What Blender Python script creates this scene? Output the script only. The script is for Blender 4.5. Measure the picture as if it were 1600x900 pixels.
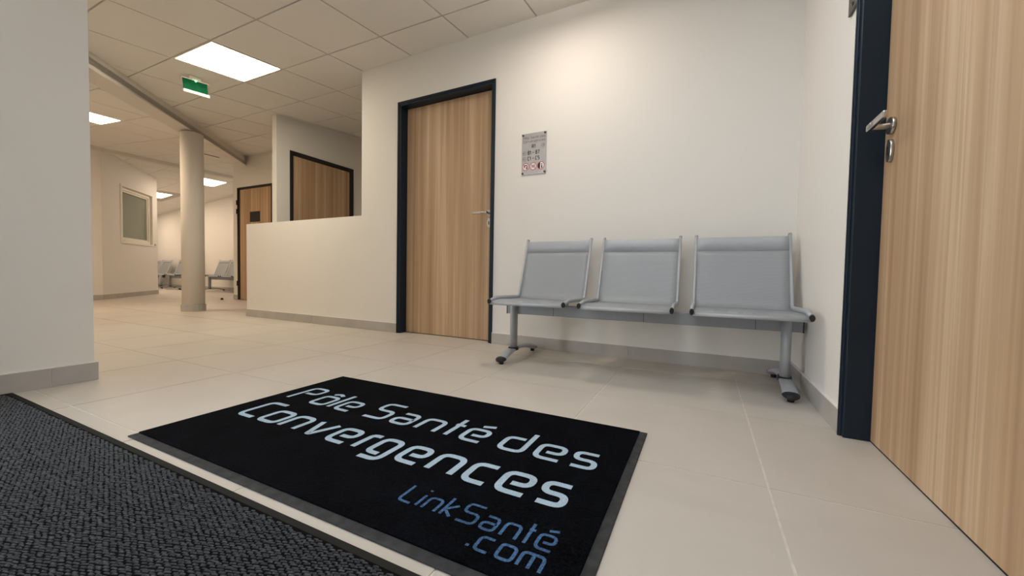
import bpy, math, random
from mathutils import Vector, Matrix
random.seed(7)
SC = bpy.context.scene
for o in list(bpy.data.objects):
    bpy.data.objects.remove(o, do_unlink=True)
COL = SC.collection

# ------------------------------------------------------------------ camera
FPX = 610.03                      # focal length in pixels of a 1600 px wide frame
RIGHT, DOWN, FWD = (.8972, .4413, .0175), (.0309, -.0232, -.9993), (-.4406, .8971, -.0344)
cam_d = bpy.data.cameras.new('camera')
cam_d.sensor_width = 36.0
cam_d.lens = FPX / 1600 * 36.0
cam_d.clip_start, cam_d.clip_end = .02, 100
cam = bpy.data.objects.new('camera', cam_d)
COL.objects.link(cam)
_f = Vector(FWD).normalized()
_r = Vector(RIGHT); _r = (_r - _f * _r.dot(_f)).normalized()
_u = _r.cross(-_f).normalized() * -1
if _u.z < 0: _u = -_u
M = Matrix.Identity(4)
for i in range(3):
    M[i][0], M[i][1], M[i][2] = _r[i], _u[i], -_f[i]
M.translation = (0, 0, .55)
cam.matrix_world = M
SC.camera = cam

# ------------------------------------------------------------------ world, exposure
w = bpy.data.worlds.new('daylight'); SC.world = w; w.use_nodes = True
w.node_tree.nodes['Background'].inputs[0].default_value = (.86, .93, 1.0, 1)
w.node_tree.nodes['Background'].inputs[1].default_value = 4.6
PANEL_RGB = (1.0, .89, .70)
PANEL_POWER = 15.3
SPOT_RGB, SPOT_POWER = (1.0, .87, .75), 82.0
SC.view_settings.view_transform = 'Standard'
SC.view_settings.look = 'None'
SC.view_settings.gamma = 1
SC.view_settings.use_curve_mapping = False
SC.view_settings.exposure = .60

# ------------------------------------------------------------------ materials
def new_mat(name):
    m = bpy.data.materials.new(name); m.use_nodes = True
    nt = m.node_tree
    return m, nt, nt.nodes['Principled BSDF']

def N(nt, kind, **kw):
    n = nt.nodes.new(kind)
    for k, v in kw.items():
        if k in ('operation', 'blend_type', 'data_type', 'feature', 'wave_type', 'bands_direction', 'noise_dimensions'):
            setattr(n, k, v)
        else:
            n.inputs[k].default_value = v
    return n

def ramp(nt, stops):
    r = nt.nodes.new('ShaderNodeValToRGB')
    e = r.color_ramp.elements
    while len(e) > 1: e.remove(e[-1])
    e[0].position, e[0].color = stops[0][0], (*stops[0][1], 1)
    for p, c in stops[1:]:
        x = e.new(p); x.color = (*c, 1)
    return r

def plain(name, rgb, rough=.5, metal=0., spec=.5, noise=0., nscale=8., bump=0., bscale=200.):
    m, nt, b = new_mat(name)
    b.inputs['Base Color'].default_value = (*rgb, 1)
    b.inputs['Roughness'].default_value = rough
    b.inputs['Metallic'].default_value = metal
    b.inputs['Specular IOR Level'].default_value = spec
    tc = nt.nodes.new('ShaderNodeTexCoord')
    if noise:
        n = N(nt, 'ShaderNodeTexNoise', Scale=nscale, Detail=5.)
        nt.links.new(tc.outputs['Object'], n.inputs['Vector'])
        r = ramp(nt, [(.3, tuple(c * (1 - noise) for c in rgb)), (.7, tuple(min(1, c * (1 + noise)) for c in rgb))])
        nt.links.new(n.outputs['Fac'], r.inputs[0]); nt.links.new(r.outputs[0], b.inputs['Base Color'])
    if bump:
        n2 = N(nt, 'ShaderNodeTexNoise', Scale=bscale, Detail=3.)
        nt.links.new(tc.outputs['Object'], n2.inputs['Vector'])
        bp = N(nt, 'ShaderNodeBump', Strength=bump, Distance=.002)
        nt.links.new(n2.outputs['Fac'], bp.inputs['Height']); nt.links.new(bp.outputs[0], b.inputs['Normal'])
    return m

def wood(name, along='z'):
    m, nt, b = new_mat(name)
    tc = nt.nodes.new('ShaderNodeTexCoord'); mp = nt.nodes.new('ShaderNodeMapping')
    mp.inputs['Scale'].default_value = (22, 22, .35)
    nt.links.new(tc.outputs['Object'], mp.inputs['Vector'])
    n1 = N(nt, 'ShaderNodeTexNoise', Scale=1.0, Detail=3., Roughness=.55)
    nt.links.new(mp.outputs[0], n1.inputs['Vector'])
    r1 = ramp(nt, [(.28, (0.395, 0.249, 0.141)), (.45, (0.484, 0.317, 0.183)), (.58, (0.550, 0.373, 0.227)), (.66, (0.649, 0.470, 0.305)), (.75, (0.536, 0.363, 0.216))])
    nt.links.new(n1.outputs['Fac'], r1.inputs[0])
    mp2 = nt.nodes.new('ShaderNodeMapping'); mp2.inputs['Scale'].default_value = (95, 95, .8)
    nt.links.new(tc.outputs['Object'], mp2.inputs['Vector'])
    n2 = N(nt, 'ShaderNodeTexNoise', Scale=1.0, Detail=4.)
    nt.links.new(mp2.outputs[0], n2.inputs['Vector'])
    r2 = ramp(nt, [(.3, (.92, .915, .91)), (.7, (1.05, 1.05, 1.05))])
    nt.links.new(n2.outputs['Fac'], r2.inputs[0])
    mx = nt.nodes.new('ShaderNodeMixRGB'); mx.blend_type = 'MULTIPLY'; mx.inputs[0].default_value = 1
    nt.links.new(r1.outputs[0], mx.inputs[1]); nt.links.new(r2.outputs[0], mx.inputs[2])
    nt.links.new(mx.outputs[0], b.inputs['Base Color'])
    b.inputs['Roughness'].default_value = .5
    return m

def tile_floor():
    m, nt, b = new_mat('beige_porcelain_tile')
    tc = nt.nodes.new('ShaderNodeTexCoord'); oi = nt.nodes.new('ShaderNodeObjectInfo')
    ad = nt.nodes.new('ShaderNodeVectorMath'); ad.operation = 'ADD'
    nt.links.new(tc.outputs['Object'], ad.inputs[0]); nt.links.new(oi.outputs['Location'], ad.inputs[1])
    n = N(nt, 'ShaderNodeTexNoise', Scale=2.3, Detail=7., Roughness=.6, Distortion=.8)
    nt.links.new(ad.outputs[0], n.inputs['Vector'])
    r = ramp(nt, [(.25, (.535, .485, .43)), (.5, (.575, .525, .468)), (.75, (.615, .565, .508))])
    nt.links.new(n.outputs['Fac'], r.inputs[0]); nt.links.new(r.outputs[0], b.inputs['Base Color'])
    r2 = ramp(nt, [(.3, (.42, .42, .42)), (.7, (.55, .55, .55))])
    nt.links.new(n.outputs['Fac'], r2.inputs[0]); nt.links.new(r2.outputs[0], b.inputs['Roughness'])
    return m

def perforated():
    m, nt, b = new_mat('perforated_grey_steel')
    b.inputs['Base Color'].default_value = (.375, .40, .43, 1)
    b.inputs['Roughness'].default_value = .5; b.inputs['Metallic'].default_value = .12
    uv = nt.nodes.new('ShaderNodeTexCoord')
    sp = nt.nodes.new('ShaderNodeSeparateXYZ'); nt.links.new(uv.outputs['UV'], sp.inputs[0])
    def math_(op, a, bb=None):
        n = nt.nodes.new('ShaderNodeMath'); n.operation = op
        for i, v in enumerate((a, bb)):
            if v is None: continue
            if isinstance(v, (int, float)): n.inputs[i].default_value = v
            else: nt.links.new(v, n.inputs[i])
        return n.outputs[0]
    P = .0052
    u = math_('DIVIDE', sp.outputs[0], P); v = math_('DIVIDE', sp.outputs[1], P * .866)
    row = math_('FLOOR', v); off = math_('MULTIPLY', math_('MODULO', row, 2.0), .5)
    fu = math_('SUBTRACT', math_('FRACT', math_('ADD', u, off)), .5)
    fv = math_('MULTIPLY', math_('SUBTRACT', math_('FRACT', v), .5), .866)
    d = math_('SQRT', math_('ADD', math_('MULTIPLY', fu, fu), math_('MULTIPLY', fv, fv)))
    hole = math_('LESS_THAN', d, .25)
    tr = nt.nodes.new('ShaderNodeBsdfTransparent'); mix = nt.nodes.new('ShaderNodeMixShader')
    nt.links.new(hole, mix.inputs[0]); nt.links.new(b.outputs[0], mix.inputs[1]); nt.links.new(tr.outputs[0], mix.inputs[2])
    nt.links.new(mix.outputs[0], nt.nodes['Material Output'].inputs['Surface'])
    return m

def emit(name, rgb, s):
    m, nt, b = new_mat(name)
    b.inputs['Base Color'].default_value = (.8, .8, .8, 1)
    b.inputs['Emission Color'].default_value = (*rgb, 1); b.inputs['Emission Strength'].default_value = s
    return m

def pile_mat(name, rgb, var, rough=.95):
    m, nt, b = new_mat(name)
    tc = nt.nodes.new('ShaderNodeTexCoord')
    n = N(nt, 'ShaderNodeTexNoise', Scale=190., Detail=3.); nt.links.new(tc.outputs['Object'], n.inputs['Vector'])
    n3 = N(nt, 'ShaderNodeTexNoise', Scale=9., Detail=4.); nt.links.new(tc.outputs['Object'], n3.inputs['Vector'])
    ad = nt.nodes.new('ShaderNodeMath'); ad.operation = 'MULTIPLY_ADD'; ad.inputs[1].default_value = .45
    nt.links.new(n3.outputs['Fac'], ad.inputs[0]); nt.links.new(n.outputs['Fac'], ad.inputs[2])
    r = ramp(nt, [(.5, tuple(c * (1 - var) for c in rgb)), (.95, tuple(c * (1 + var) for c in rgb))])
    nt.links.new(ad.outputs[0], r.inputs[0]); nt.links.new(r.outputs[0], b.inputs['Base Color'])
    b.inputs['Roughness'].default_value = rough; b.inputs['Specular IOR Level'].default_value = .04
    bp = N(nt, 'ShaderNodeBump', Strength=.9, Distance=.004)
    nt.links.new(n.outputs['Fac'], bp.inputs['Height']); nt.links.new(bp.outputs[0], b.inputs['Normal'])
    return m

MT = dict(
    wall=plain('warm_white_paint', (.83, .80, .755), .75, bump=.06, bscale=260, spec=.3),
    ceil=plain('mineral_ceiling_tile', (.85, .82, .78), .9, bump=.15, bscale=350, spec=.1),
    grid=plain('ceiling_grid_metal', (.50, .47, .43), .7),
    beam=plain('beam_paint', (.76, .72, .66), .8, bump=.05),
    tile=tile_floor(),
    grout=plain('pale_grout', (.70, .65, .58), .9, noise=.1, nscale=30),
    skirt=plain('taupe_skirting_tile', (.47, .44, .41), .5, noise=.08, nscale=6),
    skirtgrout=plain('skirting_joint', (.58, .55, .50), .9),
    seal=plain('white_sealant', (.86, .83, .78), .5),
    wood=wood('oak_laminate'),
    frame=plain('anthracite_blue_paint', (.0095, .019, .031), .42, noise=.1, nscale=4, spec=.28),
    black=plain('black_metal', (.012, .011, .011), .5, noise=.1),
    gap=plain('dark_gap', (.02, .018, .015), .9),
    steel=plain('brushed_steel', (.58, .56, .53), .28, 1., noise=.06, nscale=40),
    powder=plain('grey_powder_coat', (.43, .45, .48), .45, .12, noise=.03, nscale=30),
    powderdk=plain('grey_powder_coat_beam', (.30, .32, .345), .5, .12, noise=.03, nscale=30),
    perf=perforated(),
    rubber=plain('black_rubber', (.012, .012, .013), .55, noise=.15, nscale=20),
    matrubber=plain('dusty_mat_rubber', (.045, .046, .048), .85, spec=.2, noise=.3, nscale=35, bump=.3, bscale=120),
    carpetedge=plain('carpet_vinyl_edge', (.021, .020, .0175), .85, spec=.15, noise=.1, nscale=20),
    carpetbase=plain('carpet_backing', (.005, .005, .006), .95, spec=.05),
    loop=plain('grey_carpet_loop', (.088, .091, .098), .9, noise=.5, nscale=130, spec=.1),
    pile=pile_mat('black_mat_pile', (.0026, .0031, .0048), .9),
    letter=pile_mat('pale_blue_mat_pile', (.42, .54, .65), .10),
    letterblue=pile_mat('blue_mat_pile', (.065, .135, .265), .5),
    green=plain('exit_green', (.006, .080, .034), .8, noise=.15, nscale=20, spec=.05),
    greenled=emit('green_led', (.15, 1, .45), 1.4),
    offwhite=plain('off_white_plastic', (.80, .76, .66), .4),
    panel=emit('led_diffuser', PANEL_RGB, PANEL_POWER),
    panelfill=emit('led_diffuser_fill', (.80, .92, 1.0), 9.0),
    panelwarm=emit('led_diffuser_warm', (1.0, .78, .55), 20.5),
    panelfar=emit('led_diffuser_far', (1.0, .80, .60), 11.3),
    spot=emit('downlight_diffuser', SPOT_RGB, SPOT_POWER),
    alu=plain('brushed_aluminium_plate', (.52, .50, .49), .42, .55, noise=.06, nscale=18),
    ink=plain('black_print', (.015, .014, .014), .6),
    red=plain('red_print', (.55, .02, .03), .5),
    white=plain('white_print', (.82, .80, .78), .5),
    plate=plain('dark_bronze_plate', (.075, .068, .058), .4, .3),
    glass=plain('frosted_glass', (.19, .215, .17), .25, noise=.05, nscale=3, spec=.6),
    hinge=plain('hinge_black', (.015, .013, .012), .5),
)

# ------------------------------------------------------------------ mesh helpers
class MB:
    def __init__(s): s.v, s.f, s.uv, s.sm = [], [], {}, []
    def poly(s, pts, uv=None, smooth=False):
        i = len(s.v); s.v += [tuple(p) for p in pts]
        s.f.append(tuple(range(i, i + len(pts)))); s.sm.append(smooth)
        if uv: s.uv[len(s.f) - 1] = uv
    def faces(s, vs, fs, smooth=False):
        i = len(s.v); s.v += [tuple(p) for p in vs]
        for f in fs: s.f.append(tuple(i + k for k in f)); s.sm.append(smooth)
    def box(s, x0, x1, y0, y1, z0, z1):
        s.faces([(x0,y0,z0),(x1,y0,z0),(x1,y1,z0),(x0,y1,z0),(x0,y0,z1),(x1,y0,z1),(x1,y1,z1),(x0,y1,z1)],
                [(0,3,2,1),(4,5,6,7),(0,1,5,4),(1,2,6,5),(2,3,7,6),(3,0,4,7)])
    def prism(s, pts, z0, z1):
        """pts: counter-clockwise (x, y); z0, z1 numbers or functions of (x, y)"""
        n = len(pts)
        a = z0 if callable(z0) else (lambda x, y: z0); b = z1 if callable(z1) else (lambda x, y: z1)
        vs = [(x, y, a(x, y)) for x, y in pts] + [(x, y, b(x, y)) for x, y in pts]
        fs = [tuple(reversed(range(n))), tuple(range(n, 2 * n))]
        fs += [(i, (i + 1) % n, n + (i + 1) % n, n + i) for i in range(n)]
        s.faces(vs, fs)
    def grid(s, rows, uvs=None):
        n = len(rows[0]); i0 = len(s.v)
        for r in rows: s.v += [tuple(p) for p in r]
        for j in range(len(rows)-1):
            for k in range(n-1):
                s.f.append((i0+j*n+k, i0+j*n+k+1, i0+(j+1)*n+k+1, i0+(j+1)*n+k)); s.sm.append(True)
                if uvs: s.uv[len(s.f)-1] = [uvs[j][k], uvs[j][k+1], uvs[j+1][k+1], uvs[j+1][k]]
    def lathe(s, prof, c, axis='z', n=32):
        vs, fs = [], []
        for r, h in prof:
            for k in range(n):
                a = 2 * math.pi * k / n; p, q = r * math.cos(a), r * math.sin(a)
                vs.append({'z': (c[0]+p, c[1]+q, c[2]+h), 'y': (c[0]+p, c[1]+h, c[2]+q), 'x': (c[0]+h, c[1]+p, c[2]+q)}[axis])
        for j in range(len(prof) - 1):
            for k in range(n):
                fs.append((j*n+k, j*n+(k+1)%n, (j+1)*n+(k+1)%n, (j+1)*n+k))
        s.faces(vs, fs, True)
        m = len(prof) - 1
        i = len(s.v) - len(vs)
        if prof[0][0] > 1e-5: s.f.append(tuple(i + k for k in reversed(range(n)))); s.sm.append(False)
        if prof[m][0] > 1e-5: s.f.append(tuple(i + m*n + k for k in range(n))); s.sm.append(False)
    def tube(s, path, ra, rb=None, side=(1, 0, 0), n=14, caps=True):
        """sweep an ellipse: half-axis ra along 'side', rb across it"""
        rb = rb or ra
        P = [Vector(p) for p in path]; S = Vector(side).normalized(); rings = []
        i0 = len(s.v)
        for i, p in enumerate(P):
            t = (P[min(i+1, len(P)-1)] - P[max(i-1, 0)]).normalized()
            sd = (S - t * S.dot(t)).normalized(); up = t.cross(sd)
            s.v += [tuple(p + sd * ra * math.cos(2*math.pi*k/n) + up * rb * math.sin(2*math.pi*k/n)) for k in range(n)]
        for j in range(len(P) - 1):
            for k in range(n):
                s.f.append((i0+j*n+k, i0+j*n+(k+1)%n, i0+(j+1)*n+(k+1)%n, i0+(j+1)*n+k)); s.sm.append(True)
        if caps:
            s.f.append(tuple(i0+k for k in reversed(range(n)))); s.sm.append(False)
            s.f.append(tuple(i0+(len(P)-1)*n+k for k in range(n))); s.sm.append(False)
    def mesh(s, name, mat):
        me = bpy.data.meshes.new(name)
        me.from_pydata(s.v, [], s.f); me.materials.append(mat)
        me.polygons.foreach_set('use_smooth', s.sm)
        if s.uv:
            l = me.uv_layers.new(name='UVMap')
            for fi, uvs in s.uv.items():
                for k, li in enumerate(me.polygons[fi].loop_indices): l.data[li].uv = uvs[k]
        me.update()
        return me
    def build(s, name, mat, parent=None, bevel=0, loc=None):
        return link(name, s.mesh(name, mat), parent, bevel, loc)

def link(name, me, parent=None, bevel=0, loc=None):
    o = bpy.data.objects.new(name, me); COL.objects.link(o)
    if loc: o.location = loc
    if parent: o.parent = parent
    if bevel:
        b = o.modifiers.new('bevel', 'BEVEL'); b.width = bevel; b.segments = 2; b.limit_method = 'ANGLE'; b.angle_limit = .7
    return o

def tag(o, label, cat, group=None, kind=None):
    o['label'] = label; o['category'] = cat
    if group: o['group'] = group
    if kind: o['kind'] = kind
    return o

def empty(name, loc=(0, 0, 0), rz=0):
    o = bpy.data.objects.new(name, None); COL.objects.link(o)
    o.location = loc; o.rotation_euler = (0, 0, rz); o.empty_display_size = .1
    return o

def copy_tree(o, parent=None):
    c = o.copy(); COL.objects.link(c); c.parent = parent
    for ch in list(o.children): copy_tree(ch, c)
    return c

def rounded(pts, r, n=6):
    """round the inner corners of a polyline (any dimension)"""
    P = [Vector(p) for p in pts]; out = [P[0]]
    for i in range(1, len(P) - 1):
        a, b, c = P[i-1], P[i], P[i+1]
        d = min(r, (a-b).length * .49, (c-b).length * .49)
        p, q = b + (a-b).normalized()*d, b + (c-b).normalized()*d
        for k in range(n + 1):
            t = k / n; out.append((1-t)**2*p + 2*t*(1-t)*b + t*t*q)
    out.append(P[-1])
    return out

def clip(poly, hp):
    """keep a*x + b*y <= c"""
    a, b, c = hp; out = []
    for i in range(len(poly)):
        p, q = poly[i], poly[(i+1) % len(poly)]
        dp, dq = a*p[0]+b*p[1]-c, a*q[0]+b*q[1]-c
        if dp <= 0: out.append(p)
        if (dp < 0 < dq) or (dq < 0 < dp):
            t = dp / (dp - dq); out.append((p[0]+t*(q[0]-p[0]), p[1]+t*(q[1]-p[1])))
    return out

def area(p): return .5*abs(sum(p[i][0]*p[(i+1)%len(p)][1]-p[(i+1)%len(p)][0]*p[i][1] for i in range(len(p)))) if len(p) > 2 else 0

# ------------------------------------------------------------------ plan of the place
K = -.022                                   # the back wall runs a touch off square
def wy(x): return 2.672 + K * x             # face of the back wall
WX = .455                                   # face of the right wall
BK, BC = -.991, -3.16                       # beam line  y = BK x + BC
def zA(x, y): return 2.447 + .0935 * (y - 2.70)          # entrance ceiling
def zB(x, y): return 2.317 - .075 * (x + 5.88)           # ceiling beyond the beam
def zC(x, y): return 2.562 + .075 * (x + 9.2)            # ceiling past the ridge

# ------------------------------------------------------------------ floor
m = MB(); m.prism([(-16.2, -1.7), (.7, -1.7), (.7, 6.2), (-16.2, 6.2)], -.06, -.0015)
floor = m.build('floor', MT['grout']); tag(floor, 'beige porcelain tile floor running through the whole hall', 'floor', kind='structure')
P, G = .6, .006
full = MB(); h = P/2 - G/2
full.prism([(-h, -h), (h, -h), (h, h), (-h, h)], -.009, 0)
full_me = full.mesh('floor_tile', MT['tile'])
cells = []
for i in range(-27, 2):
    for j in range(-4, 9):
        cx, cy = .17 + P*i - P/2, 1.206 + P*j - P/2
        if cx > .75 or cy > 6.3 or cx < -16.2 or cy < -1.6: continue
        if cy > 3.1 and cx > -4.9: continue
        if cx < -3 and cy < .4: continue
        cells.append((math.hypot(cx, cy) + (8 if cy < .2 else 0) + (8 if cx < -3 and cy < .6 else 0), cx, cy))
cells.sort()
rest = MB()
for k, (d, cx, cy) in enumerate(cells):
    if k < 200: link('floor_tile', full_me, floor, loc=(cx, cy, 0))
    else: rest.prism([(cx-h, cy-h), (cx+h, cy-h), (cx+h, cy+h), (cx-h, cy+h)], -.009, 0)
r = rest.build('distant_floor_tiles', MT['tile'], floor); r['kind'] = 'stuff'

# ------------------------------------------------------------------ ceilings
def ceiling(region, zf, ox, oy, lights, label, skip=None):
    m = MB()
    m.prism(region, lambda x, y: zf(x, y) + .006, lambda x, y: zf(x, y) + .06)
    c = m.build('ceiling', MT['grid']); tag(c, label, 'ceiling', kind='structure')
    xs = [p[0] for p in region]; ys = [p[1] for p in region]
    hps = []
    for i in range(len(region)):
        (x0, y0), (x1, y1) = region[i], region[(i+1) % len(region)]
        a, b = y1-y0, -(x1-x0); hps.append((a, b, a*x0+b*y0))
    g = .006; share = None
    for i in range(math.floor((min(xs)-ox)/.6), math.ceil((max(xs)-ox)/.6)):
        for j in range(math.floor((min(ys)-oy)/.6), math.ceil((max(ys)-oy)/.6)):
            x0, y0 = ox+.6*i, oy+.6*j
            if any(x0 < l[0]+.55 and x0+.6 > l[0]+.05 and y0 < l[1]+.55 and y0+.6 > l[1]+.05 for l in lights): continue
            if skip and skip(x0+.3, y0+.3): continue
            p = [(x0+g, y0+g), (x0+.6-g, y0+g), (x0+.6-g, y0+.6-g), (x0+g, y0+.6-g)]
            a0 = area(p)
            for hp in hps: p = clip(p, hp) if len(p) > 2 else p
            if len(p) < 3 or area(p) < .004: continue
            cx, cy = x0+.3, y0+.3; cz = zf(cx, cy)
            if abs(area(p) - a0) < 1e-6:
                if share is None:
                    t = MB(); t.prism([(q[0]-cx, q[1]-cy) for q in p], lambda x, y: zf(cx+x, cy+y)-cz-.001, lambda x, y: zf(cx+x, cy+y)-cz+.012)
                    share = t.mesh('ceiling_tile', MT['ceil'])
                me = share
            else:
                t = MB(); t.prism([(q[0]-cx, q[1]-cy) for q in p], lambda x, y: zf(cx+x, cy+y)-cz-.001, lambda x, y: zf(cx+x, cy+y)-cz+.012)
                me = t.mesh('ceiling_tile', MT['ceil'])
            link('ceiling_tile', me, c, loc=(cx, cy, cz))
    return c

LA = [(-4.16, 1.76), (-.56, .56)]
LB = [(-7.105, 1.66)]
LC = [(-10.355, 4.56), (-12.40, 4.41), (-14.555, 4.56)]
bx = lambda y: (y - BC) / BK               # x of the beam line at y
ceiling([(-2.87, -1.7), (.7, -1.7), (.7, .56), (-2.87, .56)], zA, -4.16, 1.76, LA, 'tiled ceiling over the entrance carpet')
ceiling([(bx(.56), .56), (.7, .56), (.7, 6.1), (bx(6.1), 6.1)], zA, -4.16, 1.76, LA,
        'sloping tiled ceiling above the bench and low wall', skip=lambda x, y: (y > 3.1 and x > -1.9) or (y > 4.75 and x > -7.4))
ceiling([(-9.2, .55), (bx(.55), .55), (-9.2, BK*-9.2+BC)], zB, -7.105, 1.66, LB,
        'tiled ceiling beyond the diagonal beam around the column')
ceiling([(-16.2, .55), (-9.2, .55), (-9.2, 5.95), (-16.2, 5.95)], zC, -10.355, 4.56, LC,
        'tiled ceiling over the distant waiting area')

def panel_light(x0, y0, zf, label, mat='panel'):
    t = empty('ceiling_light', (x0+.3, y0+.3, zf(x0+.3, y0+.3)))
    z = lambda x, y: zf(x0+.3+x, y0+.3+y) - zf(x0+.3, y0+.3)
    f = MB()
    for a in ([(-.297,-.297),(.297,-.297),(.297,-.281),(-.297,-.281)], [(-.297,.281),(.297,.281),(.297,.297),(-.297,.297)],
              [(-.297,-.281),(-.281,-.281),(-.281,.281),(-.297,.281)], [(.281,-.281),(.297,-.281),(.297,.281),(.281,.281)]):
        f.prism(a, lambda x, y: z(x, y)-.003, lambda x, y: z(x, y)+.012)
    f.build('frame', MT['offwhite'], t)
    d = MB(); d.prism([(-.281,-.281),(.281,-.281),(.281,.281),(-.281,.281)], lambda x, y: z(x, y)+.0005, lambda x, y: z(x, y)+.010)
    d.build('diffuser', MT[mat], t)
    return tag(t, label, 'ceiling light', 'square LED ceiling panels')
panel_light(*LA[0], zA, 'largest square LED ceiling panel, next to the green exit sign')
panel_light(*LA[1], zA, 'unseen cool white fill panel added overhead near the right-hand door', 'panelfill')  # out of view, added to brighten the bench wall and near floor
dl = empty('downlight', (-.88, 2.06, zA(-.88, 2.06)-.004))
m = MB(); m.lathe([(.108, .004), (.108, -.004), (.098, -.006), (.098, .004)], (0, 0, 0), n=32); m.build('trim_ring', MT['offwhite'], dl)
m = MB(); m.lathe([(.097, -.001), (.097, .006)], (0, 0, 0), n=32); m.build('diffuser', MT['spot'], dl)
tag(dl, 'round recessed downlight in the ceiling above the bench', 'ceiling light')
panel_light(*LB[0], zB, 'square LED ceiling panel beyond the diagonal beam, cut by left wall', 'panelwarm')
panel_light(*LC[0], zC, 'far square LED ceiling panel just right of the column', 'panelfar')
panel_light(*LC[1], zC, 'smallest square LED ceiling panel, left of the column', 'panelfar')

panel_light(*LC[2], zC, 'square LED ceiling panel hidden behind the oblique window wall', 'panelfar')
# diagonal beam
x0b, x1b = -3.6, -7.52
nx, ny = .704, .710                                   # towards the entrance side
def bline(x, off): return (x + nx*off, BK*x + BC + ny*off)
m = MB()
pts = [bline(x0b, 0), bline(x0b, -.22), bline(x1b, -.22), bline(x1b, 0)]
def zbeam(x, y):                                      # underside follows the slope of the entrance ceiling
    t = ((x - y/ -1.009) ) ; xx = (x*1.0 + (y - BC)/BK)/2
    return 2.309 - .098*(xx + 5.82)
m.prism(pts[::-1] if True else pts, zbeam, lambda x, y: zbeam(x, y) + .30)
tag(m.build('ceiling_beam', MT['beam'], bevel=.004), 'white boxed diagonal ceiling beam resting on the round column', 'beam')
m = MB(); m.box(-9.27, -9.15, .6, 5.9, 2.50, 2.60)
tag(m.build('ridge_beam', MT['beam']), 'shallow white ceiling ridge strip ahead of the far waiting area', 'beam')
m = MB(); m.box(-7.385, -7.345, 3.30, 3.76, 2.425, 2.46)
tag(m.build('air_slot', MT['gap']), 'narrow black ventilation slot in ceiling right of the column', 'vent')

# ------------------------------------------------------------------ walls
def struct(name, m, label, mat='wall', cat='wall'):
    return tag(m.build(name, MT[mat]), label, cat, kind='structure')
FL, FR, FT = -2.504, -1.497, 2.07                     # back door outer frame
def quadwall(m, xa, xb, z0, z1, th=.1):
    m.prism([(xa, wy(xa)), (xb, wy(xb)), (xb, wy(xb)+th), (xa, wy(xa)+th)], z0, z1)
m = MB()
quadwall(m, -2.965, FL+.012, 0, 2.462); quadwall(m, FL+.012, FR-.012, FT-.012, 2.462); quadwall(m, FR-.012, .62, 0, 2.462)
struct('wall_back', m, 'warm white painted wall behind the grey bench')
m = MB(); quadwall(m, -4.885, -2.965, 0, 1.09)
struct('wall_low', m, 'half-height white wall left of the wooden door')
m = MB()
DY0, DY1 = 1.752, .745                                # right door outer frame
m.box(WX, WX+.12, DY0-.012, 2.70, 0, 2.40); m.box(WX, WX+.12, DY1+.012, DY0-.012, FT-.012, 2.40); m.box(WX, WX+.12, -1.55, DY1+.012, 0, 2.40)
struct('wall_right', m, 'white wall between bench corner and right-hand wooden door')
m = MB(); m.box(-2.87, -2.668, -.12, .805, 0, 2.32); m.box(-2.87, -2.668, -1.50, -.12, 2.05, 2.32); m.box(-2.87, -2.668, -1.55, -1.50, 0, 2.32)
struct('wall_left', m, 'grey-white wall end at the left edge beside the carpet')
m = MB(); m.box(-2.87, .60, -1.65, -1.55, 0, 2.20)
struct('wall_rear', m, 'white wall closing the entrance behind the viewpoint')
m = MB(); m.box(-14, -2.87, -9, .6, -.12, -.06)                # pavement outside the entrance doorway
tag(m.build('pavement', MT['skirt']), 'grey pavement outside the entrance doorway', 'pavement', kind='structure')
m = MB(); m.box(-9.17, -2.87, .62, .74, 0, 2.62)
struct('wall_corridor', m, 'white corridor wall hidden behind the left wall end')
PY0, PY1 = 3.262, 4.268
m = MB()
m.box(-4.885, -4.80, 3.09, PY0+.012, 0, 2.64); m.box(-4.885, -4.80, PY1-.012, 4.70, 0, 2.64); m.box(-4.885, -4.80, PY0+.012, PY1-.012, 2.078, 2.64)
struct('wall_partition', m, 'white partition wall with half-hidden door behind the low wall')
m = MB(); m.box(-4.80, -1.4, 4.60, 4.70, 0, 2.66); m.box(-1.5, -1.4, 2.82, 4.60, 0, 2.66)
struct('wall_office', m, 'white wall of the room behind the low wall')
m = MB(); QX0, QX1 = -7.735, -6.728
m.box(-7.875, QX0+.012, 4.25, 4.35, 0, 2.62); m.box(QX1-.012, -4.885, 4.25, 4.35, 0, 2.62); m.box(QX0+.012, QX1-.012, 4.25, 4.35, 2.038, 2.62)
struct('wall_inner', m, 'white wall carrying the door with a small black plaque')
W1, W2 = Vector((-9.165, 2.885)), Vector((-10.57, 4.19))
T = (W2 - W1).normalized(); NW = Vector((T.y, -T.x));  NW = NW if NW.x > 0 else -NW      # into the hall
WA0, WA1, WZ0, WZ1 = .605, 1.690, 1.035, 2.045                                             # window opening along the wall
def ow(a, d, z): p = W1 + T*a + NW*d; return (p.x, p.y, z)
def obox(m, a0, a1, d0, d1, z0, z1):
    q = [ow(a0,d0,z0), ow(a1,d0,z0), ow(a1,d1,z0), ow(a0,d1,z0), ow(a0,d0,z1), ow(a1,d0,z1), ow(a1,d1,z1), ow(a0,d1,z1)]
    m.faces(q, [(0,3,2,1),(4,5,6,7),(0,1,5,4),(1,2,6,5),(2,3,7,6),(3,0,4,7)])
LW = (W2-W1).length
m = MB()
obox(m, 0, WA0, -.14, 0, 0, 2.58); obox(m, WA1, LW, -.14, 0, 0, 2.56); obox(m, WA0, WA1, -.14, 0, 0, WZ0); obox(m, WA0, WA1, -.14, 0, WZ1, 2.58)
m.box(-9.3, -9.165, .6, 2.885, 0, 2.60)
m.box(-16.0, -10.57, 4.06, 4.19, 0, 2.50)
struct('wall_oblique', m, 'cream oblique wall with frosted interior window at far left')
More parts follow.
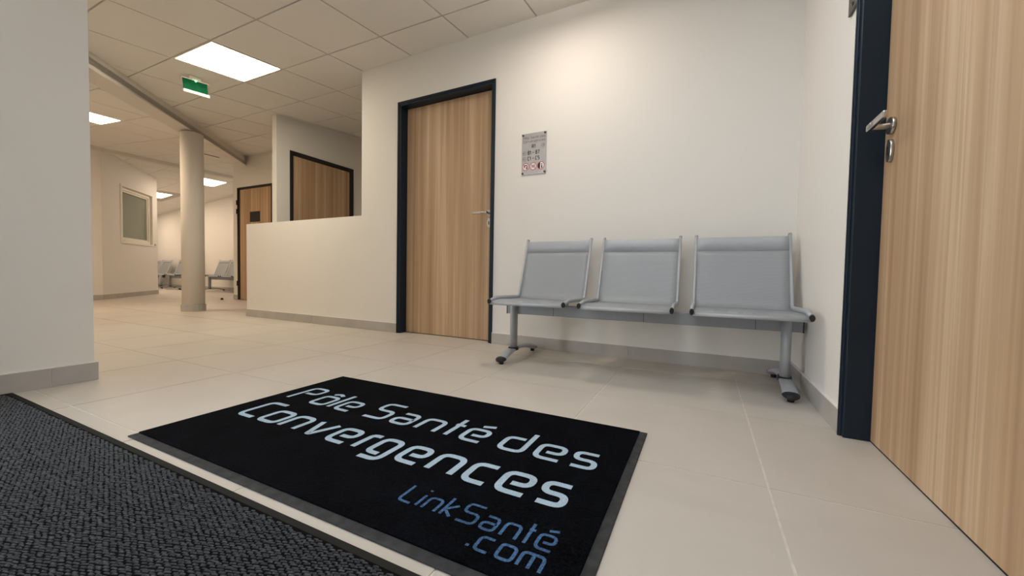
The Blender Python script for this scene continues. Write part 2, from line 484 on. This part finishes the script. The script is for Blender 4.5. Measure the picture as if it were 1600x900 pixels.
m = MB(); m.box(-16.1, -7.6, 5.875, 5.975, 0, 2.85)
struct('wall_far', m, 'cream wall behind the distant waiting benches')
m = MB(); m.box(-16.1, -16.0, 4.06, 5.875, 0, 2.6)
struct('wall_end', m, 'white end wall closing the distant waiting area')
m = MB(); m.box(-7.7, -7.6, 4.35, 5.875, 0, 2.85)
struct('wall_side', m, 'white side wall behind the plaque door')

# ------------------------------------------------------------------ skirting
def skirting(name, a, b, label, h=.086, th=.011, first=.6, capend=0):
    """tiles along the wall foot from a to b; the room lies to the right of a -> b"""
    A, B = Vector(a), Vector(b); L = (B-A).length; t = (B-A)/L; n = Vector((t.y, -t.x))
    o = empty(name, (A.x, A.y, 0), math.atan2(t.y, t.x)); tag(o, label, 'baseboard', kind='structure')
    bk = MB(); bk.box(0, L, -th+.002, 0, 0, h-.002); bk.build('joint_backing', MT['skirtgrout'], o)
    s = MB(); s.box(0, L, -th+.001, .0, h-.002, h+.0035); s.build('sealant', MT['seal'], o)
    x = 0; e = min(first, L)
    while x < L - 1e-4:
        q = MB(); q.box(x+(.0015 if x > 0 else 0), e-(.0015 if e < L-1e-4 else 0), -th, -.0005, .001, h)
        q.build('skirting_tile', MT['skirt'], o)
        x, e = e, min(e+.6, L)
    return o
skirting('baseboard_back', (FR, wy(FR)), (WX, wy(WX)), 'taupe tile skirting under the grey bench', first=.46)
skirting('baseboard_low', (-4.885, wy(-4.885)), (FL, wy(FL)), 'taupe tile skirting along the low wall')
skirting('baseboard_right', (WX, wy(WX)-.011), (WX, DY0), 'taupe tile skirting in corner left of the right-hand door', first=.30)
skirting('baseboard_left', (-2.668, -.12), (-2.668, .816), 'taupe tile skirting at foot of left wall end', first=.78)
skirting('baseboard_inner', (-7.875, 4.25), (QX0, 4.25), 'short taupe skirting left of the plaque door')
skirting('baseboard_partition', (-4.80, PY1), (-4.80, 4.6), 'taupe skirting beside the half-hidden partition door')
skirting('baseboard_oblique', (W1.x, W1.y), (W2.x, W2.y), 'taupe tile skirting along the oblique window wall')
skirting('baseboard_far', (-16.0, 5.875), (-7.7, 5.875), 'taupe skirting behind the distant benches')
skirting('baseboard_end', (-9.165, .74), (-9.165, 2.885), 'taupe skirting at the short wall return, far left')

# column
CX, CY = -6.02, 2.757
t = empty('round_column', (CX, CY, 0))
m = MB(); m.lathe([(.121, 0), (.121, 2.30)], (0, 0, 0), n=48); m.build('shaft', MT['beam'], t)
m = MB()
for k in range(12):
    a0, a1 = 2*math.pi*k/12, 2*math.pi*(k+1)/12
    pin = [(.120*math.cos(a), .120*math.sin(a)) for a in (a0, (a0+a1)/2, a1)]; pout = [(.132*math.cos(a), .132*math.sin(a)) for a in (a0+.006, (a0+a1)/2, a1-.006)]
    m.prism(pout + pin[::-1], 0, .086)
m.build('skirting_ring', MT['skirt'], t)
tag(t, 'round white column with taupe tile skirting under the diagonal beam', 'column')

# ------------------------------------------------------------------ doors
def lever_handle(parent, sx, z, out, steel='steel'):
    """lever on the leaf face; local x along the leaf, -y out of it; sx = +-1 direction of the lever"""
    t = MB()
    t.tube([(0, 0, 0), (0, -.010, 0)], .0265, .0265, side=(1,0,0), n=28)
    t.tube(rounded([(0, -.008, 0), (0, -out, 0), (sx*.045, -out, 0)], .016), .0095, .0095, side=(0,0,1), n=14)
    rose = t.build('handle', MT[steel], parent)
    g = MB(); g.box(min(-sx*.010, sx*.128), max(-sx*.010, sx*.128), -out-.0055, -out+.0065, -.011, .011)
    g.build('lever', MT[steel], rose, bevel=.004)
    return rose

def door(name, loc, rz, width, height, label, lever_at=None, sx=-1, hinges=None, rec=.075, face=.041, mat='frame', handle=True):
    """door seen from -y: local x 0..width outer frame, wall face at y = 0, leaf recessed by rec"""
    d = empty(name, loc, rz); tag(d, label, 'door', kind='structure')
    f = MB(); pr = -.010
    for x0, x1 in ((0, face), (width-face, width)):
        f.box(x0, x1, pr, .012, 0, height)
        inner = face-.004 if x0 == 0 else width-face-.016
        f.box(inner, inner+.020, -.003, rec+.05, 0, height-face+.004)
    f.box(face, width-face, pr, .012, height-face, height)
    f.box(face+.004, width-face-.004, -.003, rec+.05, height-face-.016, height-face+.004)
    fr = f.build('frame', MT[mat], d, bevel=.003)
    q = MB()                                         # raised bead around the frame face
    q.box(.003, .009, pr-.004, pr+.002, 0, height-.003); q.box(width-.009, width-.003, pr-.004, pr+.002, 0, height-.003); q.box(.009, width-.009, pr-.004, pr+.002, height-.009, height-.003)
    q.build('bead', MT[mat], fr, bevel=.002)
    x0, x1 = face+.016+.004, width-face-.016-.004
    l = MB(); l.box(x0, x1, rec, rec+.04, .006, height-face-.020)
    leaf = l.build('leaf', MT['wood'], d, bevel=.0015)
    u = MB(); u.box(face, width-face, rec+.002, rec+.05, 0, .0055); u.build('threshold_gap', MT['gap'], d)
    if handle:
        hx = lever_at
        hd = lever_handle(d, sx, 0, .060); hd.location = (hx, rec, 1.045)
        k = MB()
        k.tube([(0, 0, 0), (0, -.010, 0)], .018, .036, side=(1,0,0), n=28)
        e = k.build('keyhole_plate', MT['steel'], d, loc=(hx, rec, .966))
        s = MB(); s.box(-.0045, .0045, -.0115, -.009, -.014, .014); s.build('keyhole', MT['black'], e, bevel=.002)
    for z in hinges or ():
        g = MB(); g.lathe([(.011, -.045), (.011, .045)], (-.002 if not handle else .0, -.016, z), n=12); g.build('hinge', MT['hinge'], d)
    return d
door('door_1', (FL, wy(FL), 0), math.atan(K), FR-FL, FT, 'oak laminate door in dark blue frame left of the bench', lever_at=FR-FL-.086, sx=-1, face=.020)
door('door_2', (WX, DY0, 0), -math.pi/2, DY0-DY1, FT, 'large oak laminate door at the right edge of the photo', lever_at=.091, sx=1, rec=.070, face=.012)
door('door_3', (-4.80, PY1, 0), -math.pi/2 + math.pi, PY1-PY0, 2.09, 'half-hidden oak door in the room behind the low wall', handle=False, face=.03, rec=.02, mat='black')
bpy.data.objects['door_3'].rotation_euler.z = math.pi/2
bpy.data.objects['door_3'].location = (-4.80, PY0, 0)
door('door_4', (QX0, 4.25, 0), 0, QX1-QX0, 2.05, 'distant oak door with black plaque beside the low wall', handle=False, face=.017, rec=.015, hinges=(.30, 1.62, 1.78), mat='black')
m = MB(); m.box(-.145, .145, -.006, 0, -.092, .092)
tag(m.build('door_plaque', MT['black'], bevel=.002, loc=(-7.235, 4.264, 1.505)), 'small black square plaque on the distant oak door', 'plaque')
m = MB(); m.lathe([(.022, 0), (.022, .022), (.014, .034), (0, .036)], (0, 0, 0), n=18)
tag(m.build('door_stop', MT['rubber'], loc=(-7.86, 4.04, 0)), 'small black rubber door stop on the floor by the column', 'door stop')

# interior window in the oblique wall
wn = empty('window_1', ow((WA0+WA1)/2, 0, WZ0), math.atan2(T.y, T.x)); tag(wn, 'frosted interior window in a cream frame on the oblique wall', 'window', kind='structure')
def wpart(name, mat, rects, d0, d1, parent=wn, bevel=.003):
    m = MB(); c = (WA0+WA1)/2
    for a0, a1, z0, z1 in rects: m.box(a0-c, a1-c, d0, d1, z0-WZ0, z1-WZ0)
    return m.build(name, MT[mat], parent, bevel)
S = 1 if Vector((-T.y, T.x)).dot(NW) > 0 else -1
def dd(a, b): return (min(S*a, S*b), max(S*a, S*b))
fw = .055
wf = wpart('frame', 'offwhite', [(WA0, WA1, WZ0, WZ0+fw), (WA0, WA1, WZ1-fw, WZ1), (WA0, WA0+fw, WZ0+fw, WZ1-fw), (WA1-fw, WA1, WZ0+fw, WZ1-fw)], *dd(-.09, -.03))
wpart('architrave', 'wall', [(WA0-.06, WA1+.06, WZ0-.035, WZ0), (WA0-.06, WA1+.06, WZ1, WZ1+.035), (WA0-.06, WA0, WZ0, WZ1), (WA1, WA1+.06, WZ0, WZ1)], *dd(0, .012))
wpart('sash', 'offwhite', [(WA0+fw, WA1-fw, WZ0+fw, WZ0+fw+.03), (WA0+fw, WA1-fw, WZ1-fw-.03, WZ1-fw), (WA0+fw, WA0+fw+.03, WZ0+fw, WZ1-fw), (WA1-fw-.03, WA1-fw, WZ0+fw, WZ1-fw)], *dd(-.085, -.045), parent=wf)
wpart('pane', 'glass', [(WA0+fw+.02, WA1-fw-.02, WZ0+fw+.02, WZ1-fw-.02)], *dd(-.072, -.064), bevel=0)
m = MB(); m.lathe([(.018, 0), (.018, .015), (.010, .022), (0, .023)], (0, 0, 0), 'x', n=16)
o = m.build('wall_knob', MT['skirt'], loc=ow(1.80, 0, 1.05)); o.rotation_euler.z = math.atan2(NW.y, NW.x)
tag(o, 'tiny taupe knob on the wall under the interior window corner', 'knob')

# ------------------------------------------------------------------ benches
def bench(name, nseat, label, group):
    """local x along the seats (0 = outer left bar), y 0 = front lip, back towards +y"""
    PITCH, SW = .5405, .4545
    b = empty(name); tag(b, label, 'bench', group)
    L = PITCH*(nseat-1) + SW
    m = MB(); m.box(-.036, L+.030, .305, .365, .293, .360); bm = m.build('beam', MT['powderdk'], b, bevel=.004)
    for xa in (-.040, L+.030):
        e = MB(); e.box(xa, xa+.004, .304, .366, .292, .361); e.build('end_cap', MT['rubber'], bm)
    for k in range(nseat):
        e = MB(); e.box(k*PITCH+.286, k*PITCH+.288, .3045, .306, .293, .360); e.build('seam', MT['rubber'], bm)
        x0, x1 = k*PITCH, k*PITCH+SW
        # perforated seat pan
        ps = [(-.001, .372), (0, .386), (.012, .394), (.06, .400), (.11, .402), (.25, .396), (.375, .395)]
        def sheet(prof_, dishes, shift=0):
            acc, rows, uvs, NX = 0, [], [], 10
            for i, (y, z) in enumerate(prof_):
                if i: acc += math.dist(prof_[i-1], prof_[i])
                rows.append([(x0+SW*j/NX, y+shift+dishes[i]*math.sin(math.pi*j/NX), z) for j in range(NX+1)])
                uvs.append([(SW*j/NX, acc) for j in range(NX+1)])
            g = MB(); g.grid(rows, uvs); return g
        s = sheet(ps, [0]*len(ps))
        seat = s.build('seat', MT['perf'], b)
        so = seat.modifiers.new('thick', 'SOLIDIFY'); so.thickness = .002
        lip = MB(); lip.tube([(x0, .004, .380), (x1, .004, .380)], .0085, .0085, side=(0, 0, 1), n=12); lip.build('front_lip', MT['powder'], seat)
        # perforated backrest, dished a little
        pb = [(.375, .395), (.400, .400), (.412, .415), (.418, .440), (.440, .500), (.468, .580), (.502, .680), (.512, .709)]
        s = sheet(pb, [0, .002, .006, .009] + [.010]*(len(pb)-4))
        back = s.build('backrest', MT['perf'], b)
        so = back.modifiers.new('thick', 'SOLIDIFY'); so.thickness = .002
        s = sheet([(.511, .706), (.5365, .778), (.541, .7835), (.547, .784), (.552, .777)], [.010]*5, -.0015)
        top = s.build('top_band', MT['powder'], back)
        so = top.modifiers.new('thick', 'SOLIDIFY'); so.thickness = .0025
        # side bars with black end caps
        for x in (x0, x1):
            t = MB(); t.tube([(x, p[0], p[1]) for p in rounded([(0, .392, 0), (.085, .409, 0), (.409, .402, 0), (.548, .790, 0)], .028, 6)], .0085, .0125, n=14)
            bar = t.build('side_bar', MT['powder'], b)
            c = MB(); c.tube([(x, -.010, .3895), (x, .004, .3928)], .0095, .0145, n=16); c.build('cap', MT['rubber'], bar)
            c = MB(); c.tube([(x, .547, .788), (x, .550, .796)], .0092, .0130, n=14); c.build('top_cap', MT['powder'], bar)
        for x in (x0+.13, x1-.13):
            br = MB(); br.box(x-.03, x+.03, .25, .40, .360, .393); br.build('bracket', MT['powderdk'], b)
        for x in (x0+.205, x0+.262):
            bo = MB(); bo.box(x-.010, x+.010, .10, .12, .383, .391); bo.build('clip', MT['rubber'], seat)
    for x in (.022, L-.040):
        c = MB()
        c.tube([(x, .29, .062), (x, .29, .375)], .0215, .035, n=20); leg = c.build('leg', MT['powder'], b)
        c = MB(); c.tube([(x, .29, .058), (x, .29, .078)], .029, .050, n=18); c.build('collar', MT['rubber'], leg)
        c = MB(); pts = []
        for i in range(17):
            u = i/16; y = .118 + u*.49
            pts.append((x, y, .028 + .042*(1-(2*u-1)**2)))
        vs0 = pts
        i0 = len(c.v); n = 16
        for i, p in enumerate(pts):                       # flattened arch, wider towards the toes
            u = i/16; w_ = .0235 + .010*abs(2*u-1); hh = .0150
            tv = Vector(pts[min(i+1, 16)]) - Vector(pts[max(i-1, 0)]); tv.normalize(); up = Vector((1, 0, 0)).cross(tv)
            for k in range(n):
                a = 2*math.pi*k/n
                q = Vector(p) + Vector((1, 0, 0))*w_*math.cos(a) + up*hh*math.sin(a); c.v.append(tuple(q))
        for j in range(16):
            for k in range(n):
                c.f.append((i0+j*n+k, i0+j*n+(k+1)%n, i0+(j+1)*n+(k+1)%n, i0+(j+1)*n+k)); c.sm.append(True)
        foot = c.build('foot', MT['powder'], b)
        for (ya, yb, w0) in ((.121, .082, .034), (.605, .634, .034)):
            c = MB(); i0 = 0; rings = 5
            for j in range(rings):
                t_ = j/(rings-1); sc = math.sqrt(max(0, 1-(t_*.93)**2)); y = ya+(yb-ya)*t_
                for k in range(n):
                    a = 2*math.pi*k/n
                    c.v.append((x + (w0+.001)*sc*math.cos(a), y, .029 - .004*t_ + .0155*(sc*.6+.4)*math.sin(a)))
            for j in range(rings-1):
                for k in range(n):
                    c.f.append((j*n+k, j*n+(k+1)%n, (j+1)*n+(k+1)%n, (j+1)*n+k)); c.sm.append(True)
            c.f.append(tuple(range(n))); c.sm.append(False); c.f.append(tuple((rings-1)*n+k for k in range(n))); c.sm.append(True)
            toe = c.build('toe_cap', MT['rubber'], foot)
            c = MB(); c.lathe([(.014, 0), (.014, .018)], (x, (ya*2+yb)/3 + (.012 if yb < ya else -.01), 0), n=16); c.build('glide', MT['rubber'], toe)
    return b
near = bench('bench', 3, 'grey perforated steel three-seat bench against the white back wall', 'grey waiting benches')
near.location = (-1.128, 2.0, 0)
far = copy_tree(near); far.location = (-11.247, 5.2, 0); far['label'] = 'distant grey bench right of the column, partly behind the inner wall'
far3 = copy_tree(near); far3.location = (-15.2, 5.2, 0); far3['label'] = 'distant grey bench emerging from behind the oblique window wall'
far2 = bench('bench', 2, 'distant grey bench half hidden behind the round column', 'grey waiting benches'); far2.location = (-13.219, 5.2, 0)

# ------------------------------------------------------------------ stroke lettering
def glyph(ch, A=1.5):
    Rr = 'r'
    sq = {
        'o': [[(0,.5),(0,0),(1,0),(1,1),(0,1),(0,.5)]],
        'n': [[(0,0),(0,1),(1,1),(1,0)]],
        'm': [[(0,0),(0,1),(1,1),(1,0)], [(.5,0),(.5,1)]],
        'e': [[(1,0),(0,0),(0,1),(1,1),(1,.46),(.34,.46)]],
        'a': [[(.06,1),(1,1),(1,0),(0,0),(0,.52),(1,.52)]],
        's': [[(1,1),(0,1),(0,.5),(1,.5),(1,0),(0,0)]],
        'S': [[(1,A),(0.02,A),(0.02,A*.52),(1,A*.52),(1,0),(0,0)]],
        'c': [[(1,1),(0,1),(0,0),(1,0)]],
        'C': [[(1,A),(0,A),(0,0),(1,0)]],
        'P': [[(0,0),(0,A),(1,A),(1,A*.52),(.26,A*.52)]],
        'l': [[(.5,0),(.5,A)]],
        'L': [[(0,A),(0,0),(1,0)]],
        'i': [[(.5,0),(.5,1)], [(.5,A-.1),(.5,A+.04)]],
        't': [[(.35,0),(.35,A)], [(.0,1.02),(1,1.02)]],
        'd': [[(1,A),(1,0),(0,0),(0,1),(.76,1)]],
        'v': [[(0,1),(.40,.02),(.52,.02),(1,1)]],
        'r': [[(0,0),(0,1),(1,1)]],
        'g': [[(.66,.0),(0,.0),(0,1),(1,1),(1,-.34),(.0,-.34)]],
        'k': [[(0,0),(0,A)], [(1,1),(.1,.46),(1,0)]],
        '.': [[(.5,.0),(.5,.16)]],
        '^': [[(.15,1.27),(.5,1.47),(.85,1.27)]],
        "'": [[(.35,1.32),(.95,1.46)]],
        'A': [[(0,0),(0,A*.8),(.25,A),(.75,A),(1,A*.8),(1,0)], [(0,A*.42),(1,A*.42)]],
        'B': [[(.55,A*.52),(1,A*.62),(1,A),(0,A),(0,0),(1,0),(1,A*.42),(.55,A*.52),(0,A*.52)]],
        '1': [[(-.5,A*.80),(.9,A),(.9,0)]],
        '7': [[(0,A),(1,A),(.4,0)]],
        '5': [[(1,A),(0,A),(0,A*.56),(1,A*.56),(1,0),(0,0)]],
        '-': [[(-.3,A*.48),(1.3,A*.48)]],
    }
    return sq[ch]

def ribbon(m, pts, wd, put, square=True):
    P = [Vector(p) for p in pts]; n = len(P)
    closed = (P[0]-P[-1]).length < 1e-6
    Lp, Rp = [], []
    for i in range(n):
        a = P[i-1] if i > 0 else (P[-2] if closed else None); c = P[i+1] if i < n-1 else (P[1] if closed else None)
        d0 = (P[i]-a).normalized() if a is not None else None; d1 = (c-P[i]).normalized() if c is not None else None
        d0 = d0 or d1; d1 = d1 or d0
        n0, n1 = Vector((-d0.y, d0.x)), Vector((-d1.y, d1.x)); nn = n0+n1
        if nn.length < 1e-4: nn = n0.copy()
        nn.normalize(); s = wd/2/max(.5, nn.dot(n0))
        Lp.append(P[i]+nn*s); Rp.append(P[i]-nn*s)
    for i in range(n-1):
        m.poly([put(*Rp[i]), put(*Rp[i+1]), put(*Lp[i+1]), put(*Lp[i])])

def letters(parent, mat, spec, base, xh, wd, put, asc=1.5, rad=.24):
    """spec: list of (char, outer left, outer right); base = baseline of the outer edge; xh = outer x-height"""
    H = xh - wd
    for ch, xa, xb in spec:
        W = (xb-xa) - wd
        m = MB()
        A = (asc*xh - wd)/H
        for si, st in enumerate(glyph(ch, A)):
            lift = (lambda x, y, k=si: (lambda p: (p[0], p[1]-(.00012*k if put.__name__ == 'sp' else 0), p[2]+(0 if put.__name__ == 'sp' else .00025*k)))(put(x, y)))
            pts = [(xa+wd/2+x*W, base+wd/2+y*H) for x, y in st]
            pts = [Vector(p) for p in pts]
            r_ = rad*xh if ch not in 'kv' else .01*xh
            ribbon(m, rounded(pts, r_, 5) if len(pts) > 2 else pts, wd, lift)
        m.build('accent' if ch in "^'" else 'letter', MT[mat], parent)

# ------------------------------------------------------------------ logo mat
MX0, MX1, MY0, MY1 = -1.668, -.161, .576, 1.424
lm = empty('logo_mat', ((MX0+MX1)/2, (MY0+MY1)/2, 0)); ox, oy = lm.location.x, lm.location.y
m = MB(); m.prism([(MX0-ox, MY0-oy), (MX1-ox, MY0-oy), (MX1-ox, MY1-oy), (MX0-ox, MY1-oy)], 0.0002, .0045)
m.build('rubber_border', MT['matrubber'], lm, bevel=.002)
m = MB(); m.prism([(MX0+.004-ox, MY0+.027-oy), (MX1-.025-ox, MY0+.027-oy), (MX1-.025-ox, MY1-.005-oy), (MX0+.004-ox, MY1-.005-oy)], .003, .0085)
pile = m.build('pile', MT['pile'], lm, bevel=.0015)
put = lambda x, y: (x-ox, y-oy, .0089)
letters(pile, 'letter', [('P',-1.598,-1.497),('o',-1.457,-1.364),('^',-1.457,-1.364),('l',-1.349,-1.331),('e',-1.312,-1.220),('S',-1.150,-1.046),('a',-1.022,-.930),('n',-.905,-.810),
            ('t',-.790,-.733),('e',-.720,-.627),("'",-.720,-.627),('d',-.574,-.479),('e',-.452,-.358),('s',-.337,-.257)], 1.058, .108, .0175, put, asc=1.5)
letters(pile, 'letter', [('C',-1.574,-1.470),('o',-1.454,-1.350),('n',-1.338,-1.242),('v',-1.218,-1.117),('e',-1.098,-1.002),('r',-.975,-.920),('g',-.914,-.826),('e',-.803,-.712),
            ('n',-.688,-.593),('c',-.571,-.487),('e',-.470,-.375),('s',-.357,-.276)], .848, .112, .0195, put, asc=1.40)
letters(pile, 'letterblue', [('L',-.645,-.602),('i',-.593,-.585),('n',-.575,-.533),('k',-.524,-.490),('S',-.480,-.430),('a',-.421,-.381),('n',-.370,-.329),('t',-.320,-.298),('e',-.292,-.250),("'",-.292,-.250)], .702, .052, .0075, put, asc=1.42)
letters(pile, 'letterblue', [('.',-.413,-.405),('c',-.397,-.360),('o',-.349,-.309),('m',-.303,-.250)], .642, .047, .0075, put)
tag(lm, 'black logo door mat with pale lettering on the tiles', 'door mat')

# ------------------------------------------------------------------ ribbed entrance carpet
cp = empty('entrance_carpet', (-1.2, -.2, 0))
CX0, CX1, CY0, CY1 = -2.655, .40, -1.3, .548
m = MB(); m.box(CX0+1.2, CX1+1.2, CY0+.2, CY1+.2, .0002, .005); m.build('edging', MT['carpetedge'], cp, bevel=.002)
m = MB(); m.box(CX0+.03+1.2, CX1-.03+1.2, CY0+.03+.2, CY1-.019+.2, .003, .0062); bk = m.build('backing', MT['carpetbase'], cp)
m = MB(); th = math.radians(19); c_, s_ = math.cos(th), math.sin(th)
LU, LV = .0160, .0060
for j in range(-110, 235):
    for i in range(-206, 60):
        u = (i + (.5 if j % 2 else 0) + random.uniform(-.12, .12))*LU; v = (j + random.uniform(-.2, .2))*LV
        x, y = u*c_ - v*s_, u*s_ + v*c_
        if not (CX0+.04 < x < .1 and -.12 < y < CY1-.024): continue
        if y < .55 + (x+.0)*0 and x > -.25: continue
        l, wv, hz = LU*.44*random.uniform(.75, 1.1), LV*.25*random.uniform(.7, 1.25), random.uniform(.0016, .0030)
        tt = th + random.uniform(-.12, .12); a, b = math.cos(tt), math.sin(tt)
        q = []
        for (du, dv, z) in ((-l,-wv,0),(l,-wv,0),(l,wv,0),(-l,wv,0),(-l*.7,-wv*.5,hz),(l*.7,-wv*.5,hz),(l*.7,wv*.5,hz),(-l*.7,wv*.5,hz)):
            q.append((x+1.2+du*a-dv*b, y+.2+du*b+dv*a, .006+z))
        m.faces(q, [(4,5,6,7),(0,1,5,4),(1,2,6,5),(2,3,7,6),(3,0,4,7)])
lp = m.build('carpet_loops', MT['loop'], cp); lp['kind'] = 'stuff'
tag(cp, 'dark grey woven entrance carpet in the lower left foreground', 'carpet')

# ------------------------------------------------------------------ wall sign
SX = -1.161
sg = empty('directory_sign', (SX, wy(SX)-.001, 1.450), math.atan(K))
SWd, SH = .200, .306
m = MB(); m.box(-SWd/2, SWd/2, -.005, -.001, -SH/2, SH/2); pl = m.build('plate', MT['alu'], sg, bevel=.001)
def sp(x, y): return (x, -.0056, y)
def fx(f): return -SWd/2 + f*SWd
def fz(f): return SH/2 - f*SH
def spread(text, xa, xb, gap=.22, narrow='lit1.-'):
    ws = [(.35 if c in 'lit.' else .62 if c == '1' else .45 if c == ' ' else .6 if c == 'r' else .8 if c == '-' else 1) for c in text if c not in "^'"]
    tot = sum(ws) + gap*(len(ws)-1); u = (xb-xa)/tot; x = xa; out = []; k = 0
    for c in text:
        if c in "^'": out.append((c, *last)); continue
        w_ = ws[k]*u; last = (x, x+w_)
        if c != ' ': out.append((c, x, x+w_))
        x += w_ + gap*u; k += 1
    return out
letters(pl, 'ink', spread("Po^le Sante' des", fx(.06), fx(.95)), fz(.135), .0115, .0016, sp)
letters(pl, 'ink', spread("Convergences", fx(.06), fx(.95)), fz(.222), .0115, .0016, sp)
letters(pl, 'ink', spread("A1", fx(.41), fx(.56)), fz(.372), .0200, .0050, sp, rad=.15)
letters(pl, 'ink', spread("B1 - B7", fx(.25), fx(.73), gap=.18), fz(.520), .0200, .0050, sp, rad=.15)
letters(pl, 'ink', spread("C1 - C5", fx(.25), fx(.73), gap=.18), fz(.660), .0200, .0050, sp, rad=.15)
def ring(m, cx, cz, r, wd, y, n=28):
    for k in range(n):
        a, b = 2*math.pi*k/n, 2*math.pi*(k+1)/n
        m.poly([(cx+q*math.cos(t_), y, cz+q*math.sin(t_)) for q, t_ in ((r-wd, a), (r, a), (r, b), (r-wd, b))])
def disc(m, cx, cz, r, y, n=28, a0=0, a1=2*math.pi):
    m.poly([(cx+r*math.cos(a0+(a1-a0)*k/n), y, cz+r*math.sin(a0+(a1-a0)*k/n)) for k in range(n + (0 if a1-a0 > 6 else 1))])
for cx, cz, s in ((fx(.865), fz(.325), 1), (fx(.115), fz(.475), -1), (fx(.115), fz(.615), -1)):
    m = MB(); ring(m, cx, cz, .0145, .0018, -.0057)
    ribbon(m, [Vector((cx-.008*s, cz)), Vector((cx+.008*s, cz))], .002, sp); ribbon(m, [Vector((cx+.001*s, cz+.006)), Vector((cx+.008*s, cz)), Vector((cx+.001*s, cz-.006))], .002, sp)
    m.build('arrow', MT['ink'], pl)
pcs = [(fx(.175), fz(.805)), (fx(.485), fz(.805)), (fx(.795), fz(.805))]
for cx, cz in pcs:
    m = MB(); disc(m, cx, cz, .0275, -.0057); m.build('pictogram_ground', MT['white'], pl)
m = MB()
sp2 = lambda x, y: (x, -.0060, y)
ribbon(m, rounded([Vector((pcs[0][0]-.012, pcs[0][1]-.006)), Vector((pcs[0][0]-.012, pcs[0][1]+.012)), Vector((pcs[0][0]+.012, pcs[0][1]+.012)), Vector((pcs[0][0]+.012, pcs[0][1]-.006))], .012), .006, sp2)
m.poly([(pcs[0][0]+x, -.0060, pcs[0][1]+z) for x, z in ((.004,-.020), (.016,-.012), (.014,-.002), (.004,-.008))])
m.build('pictogram', MT['ink'], pl); m = MB()
for dz in (.004, -.005): ribbon(m, [Vector((pcs[1][0]-.016, pcs[1][1]+dz)), Vector((pcs[1][0]+.016, pcs[1][1]+dz))], .004, sp2)
ribbon(m, rounded([Vector((pcs[1][0]+.004, pcs[1][1]+.009)), Vector((pcs[1][0]+.010, pcs[1][1]+.015)), Vector((pcs[1][0]+.014, pcs[1][1]+.010))], .006), .003, sp2)
m.build('pictogram', MT['ink'], pl); m = MB()
disc(m, pcs[2][0]-.001, pcs[2][1], .0255, -.0060, 20, math.pi*.55, math.pi*1.42)
disc(m, pcs[2][0]+.006, pcs[2][1]+.010, .0045, -.0060, 14)
m.poly([(pcs[2][0]+x, -.0060, pcs[2][1]+z) for x, z in ((.002,-.021), (.013,-.018), (.009,.003), (.003,.004))])
m.build('pictogram', MT['ink'], pl)
for k, (cx, cz) in enumerate(pcs):
    m = MB(); ring(m, cx, cz, .0285, .0042, -.0063)
    if k < 2: ribbon(m, [Vector((cx-.018, cz+.018)), Vector((cx+.018, cz-.018))], .0036, lambda x, y: (x, -.0064, y))
    m.build('prohibition_ring', MT['red'], pl)
for sx_ in (-1, 1):
    for sz_ in (-1, 1):
        c = MB(); c.lathe([(.0075, -.012), (.0075, -.004)], (sx_*(SWd/2-.011), 0, sz_*(SH/2-.012)), 'y', n=16); c.build('screw', MT['plate'], sg)
tag(sg, 'aluminium directory sign with room codes and red prohibition circles', 'sign')

# small plate by the right-hand door
dp = empty('door_plate', (WX-.001, 1.81, 1.59), -math.pi/2)
m = MB(); m.box(-.048, .048, -.008, -.001, -.075, .075); m.build('plate', MT['plate'], dp, bevel=.0015)
for z in (-.052, .052):
    c = MB(); c.lathe([(.006, -.011), (.006, -.007)], (.0, 0, z), 'y', n=14); c.build('screw', MT['black'], dp)
tag(dp, 'dark plate on the wall beside the right door frame, cut by the top edge', 'sign')

# exit sign
es = empty('exit_sign', (-4.42, 2.055, 2.338)); es.rotation_euler.x = .085; es.scale = (1, .94, 1)
m = MB(); m.box(-.012, .012, -.122, .122, .004, .010); m.build('top_rail', MT['offwhite'], es, bevel=.002)
m = MB(); m.box(-.004, .004, -.107, .107, -.100, .004); m.build('green_panel', MT['green'], es)
m = MB(); m.box(-.015, .015, -.116, .116, -.122, -.094); m.build('light_bar', MT['offwhite'], es, bevel=.004)
m = MB(); m.tube([(.016, .040*math.cos(math.pi*k/12), .002+.026*math.sin(math.pi*k/12)) for k in range(13)], .005, .005, side=(1, 0, 0), n=8); m.build('holder', MT['offwhite'], es)
m = MB(); m.lathe([(.010, 0), (.008, .006), (0, .008)], (.012, 0, .002), 'x', n=14); m.build('indicator_lamp', MT['greenled'], es)
m = MB(); m.box(-.006, .006, -.05, .05, .004, zA(-4.42, 2.055)-2.338-.002); m.build('ceiling_mount', MT['offwhite'], es)
tag(es, 'green hanging emergency exit sign with cream light bar', 'exit sign')
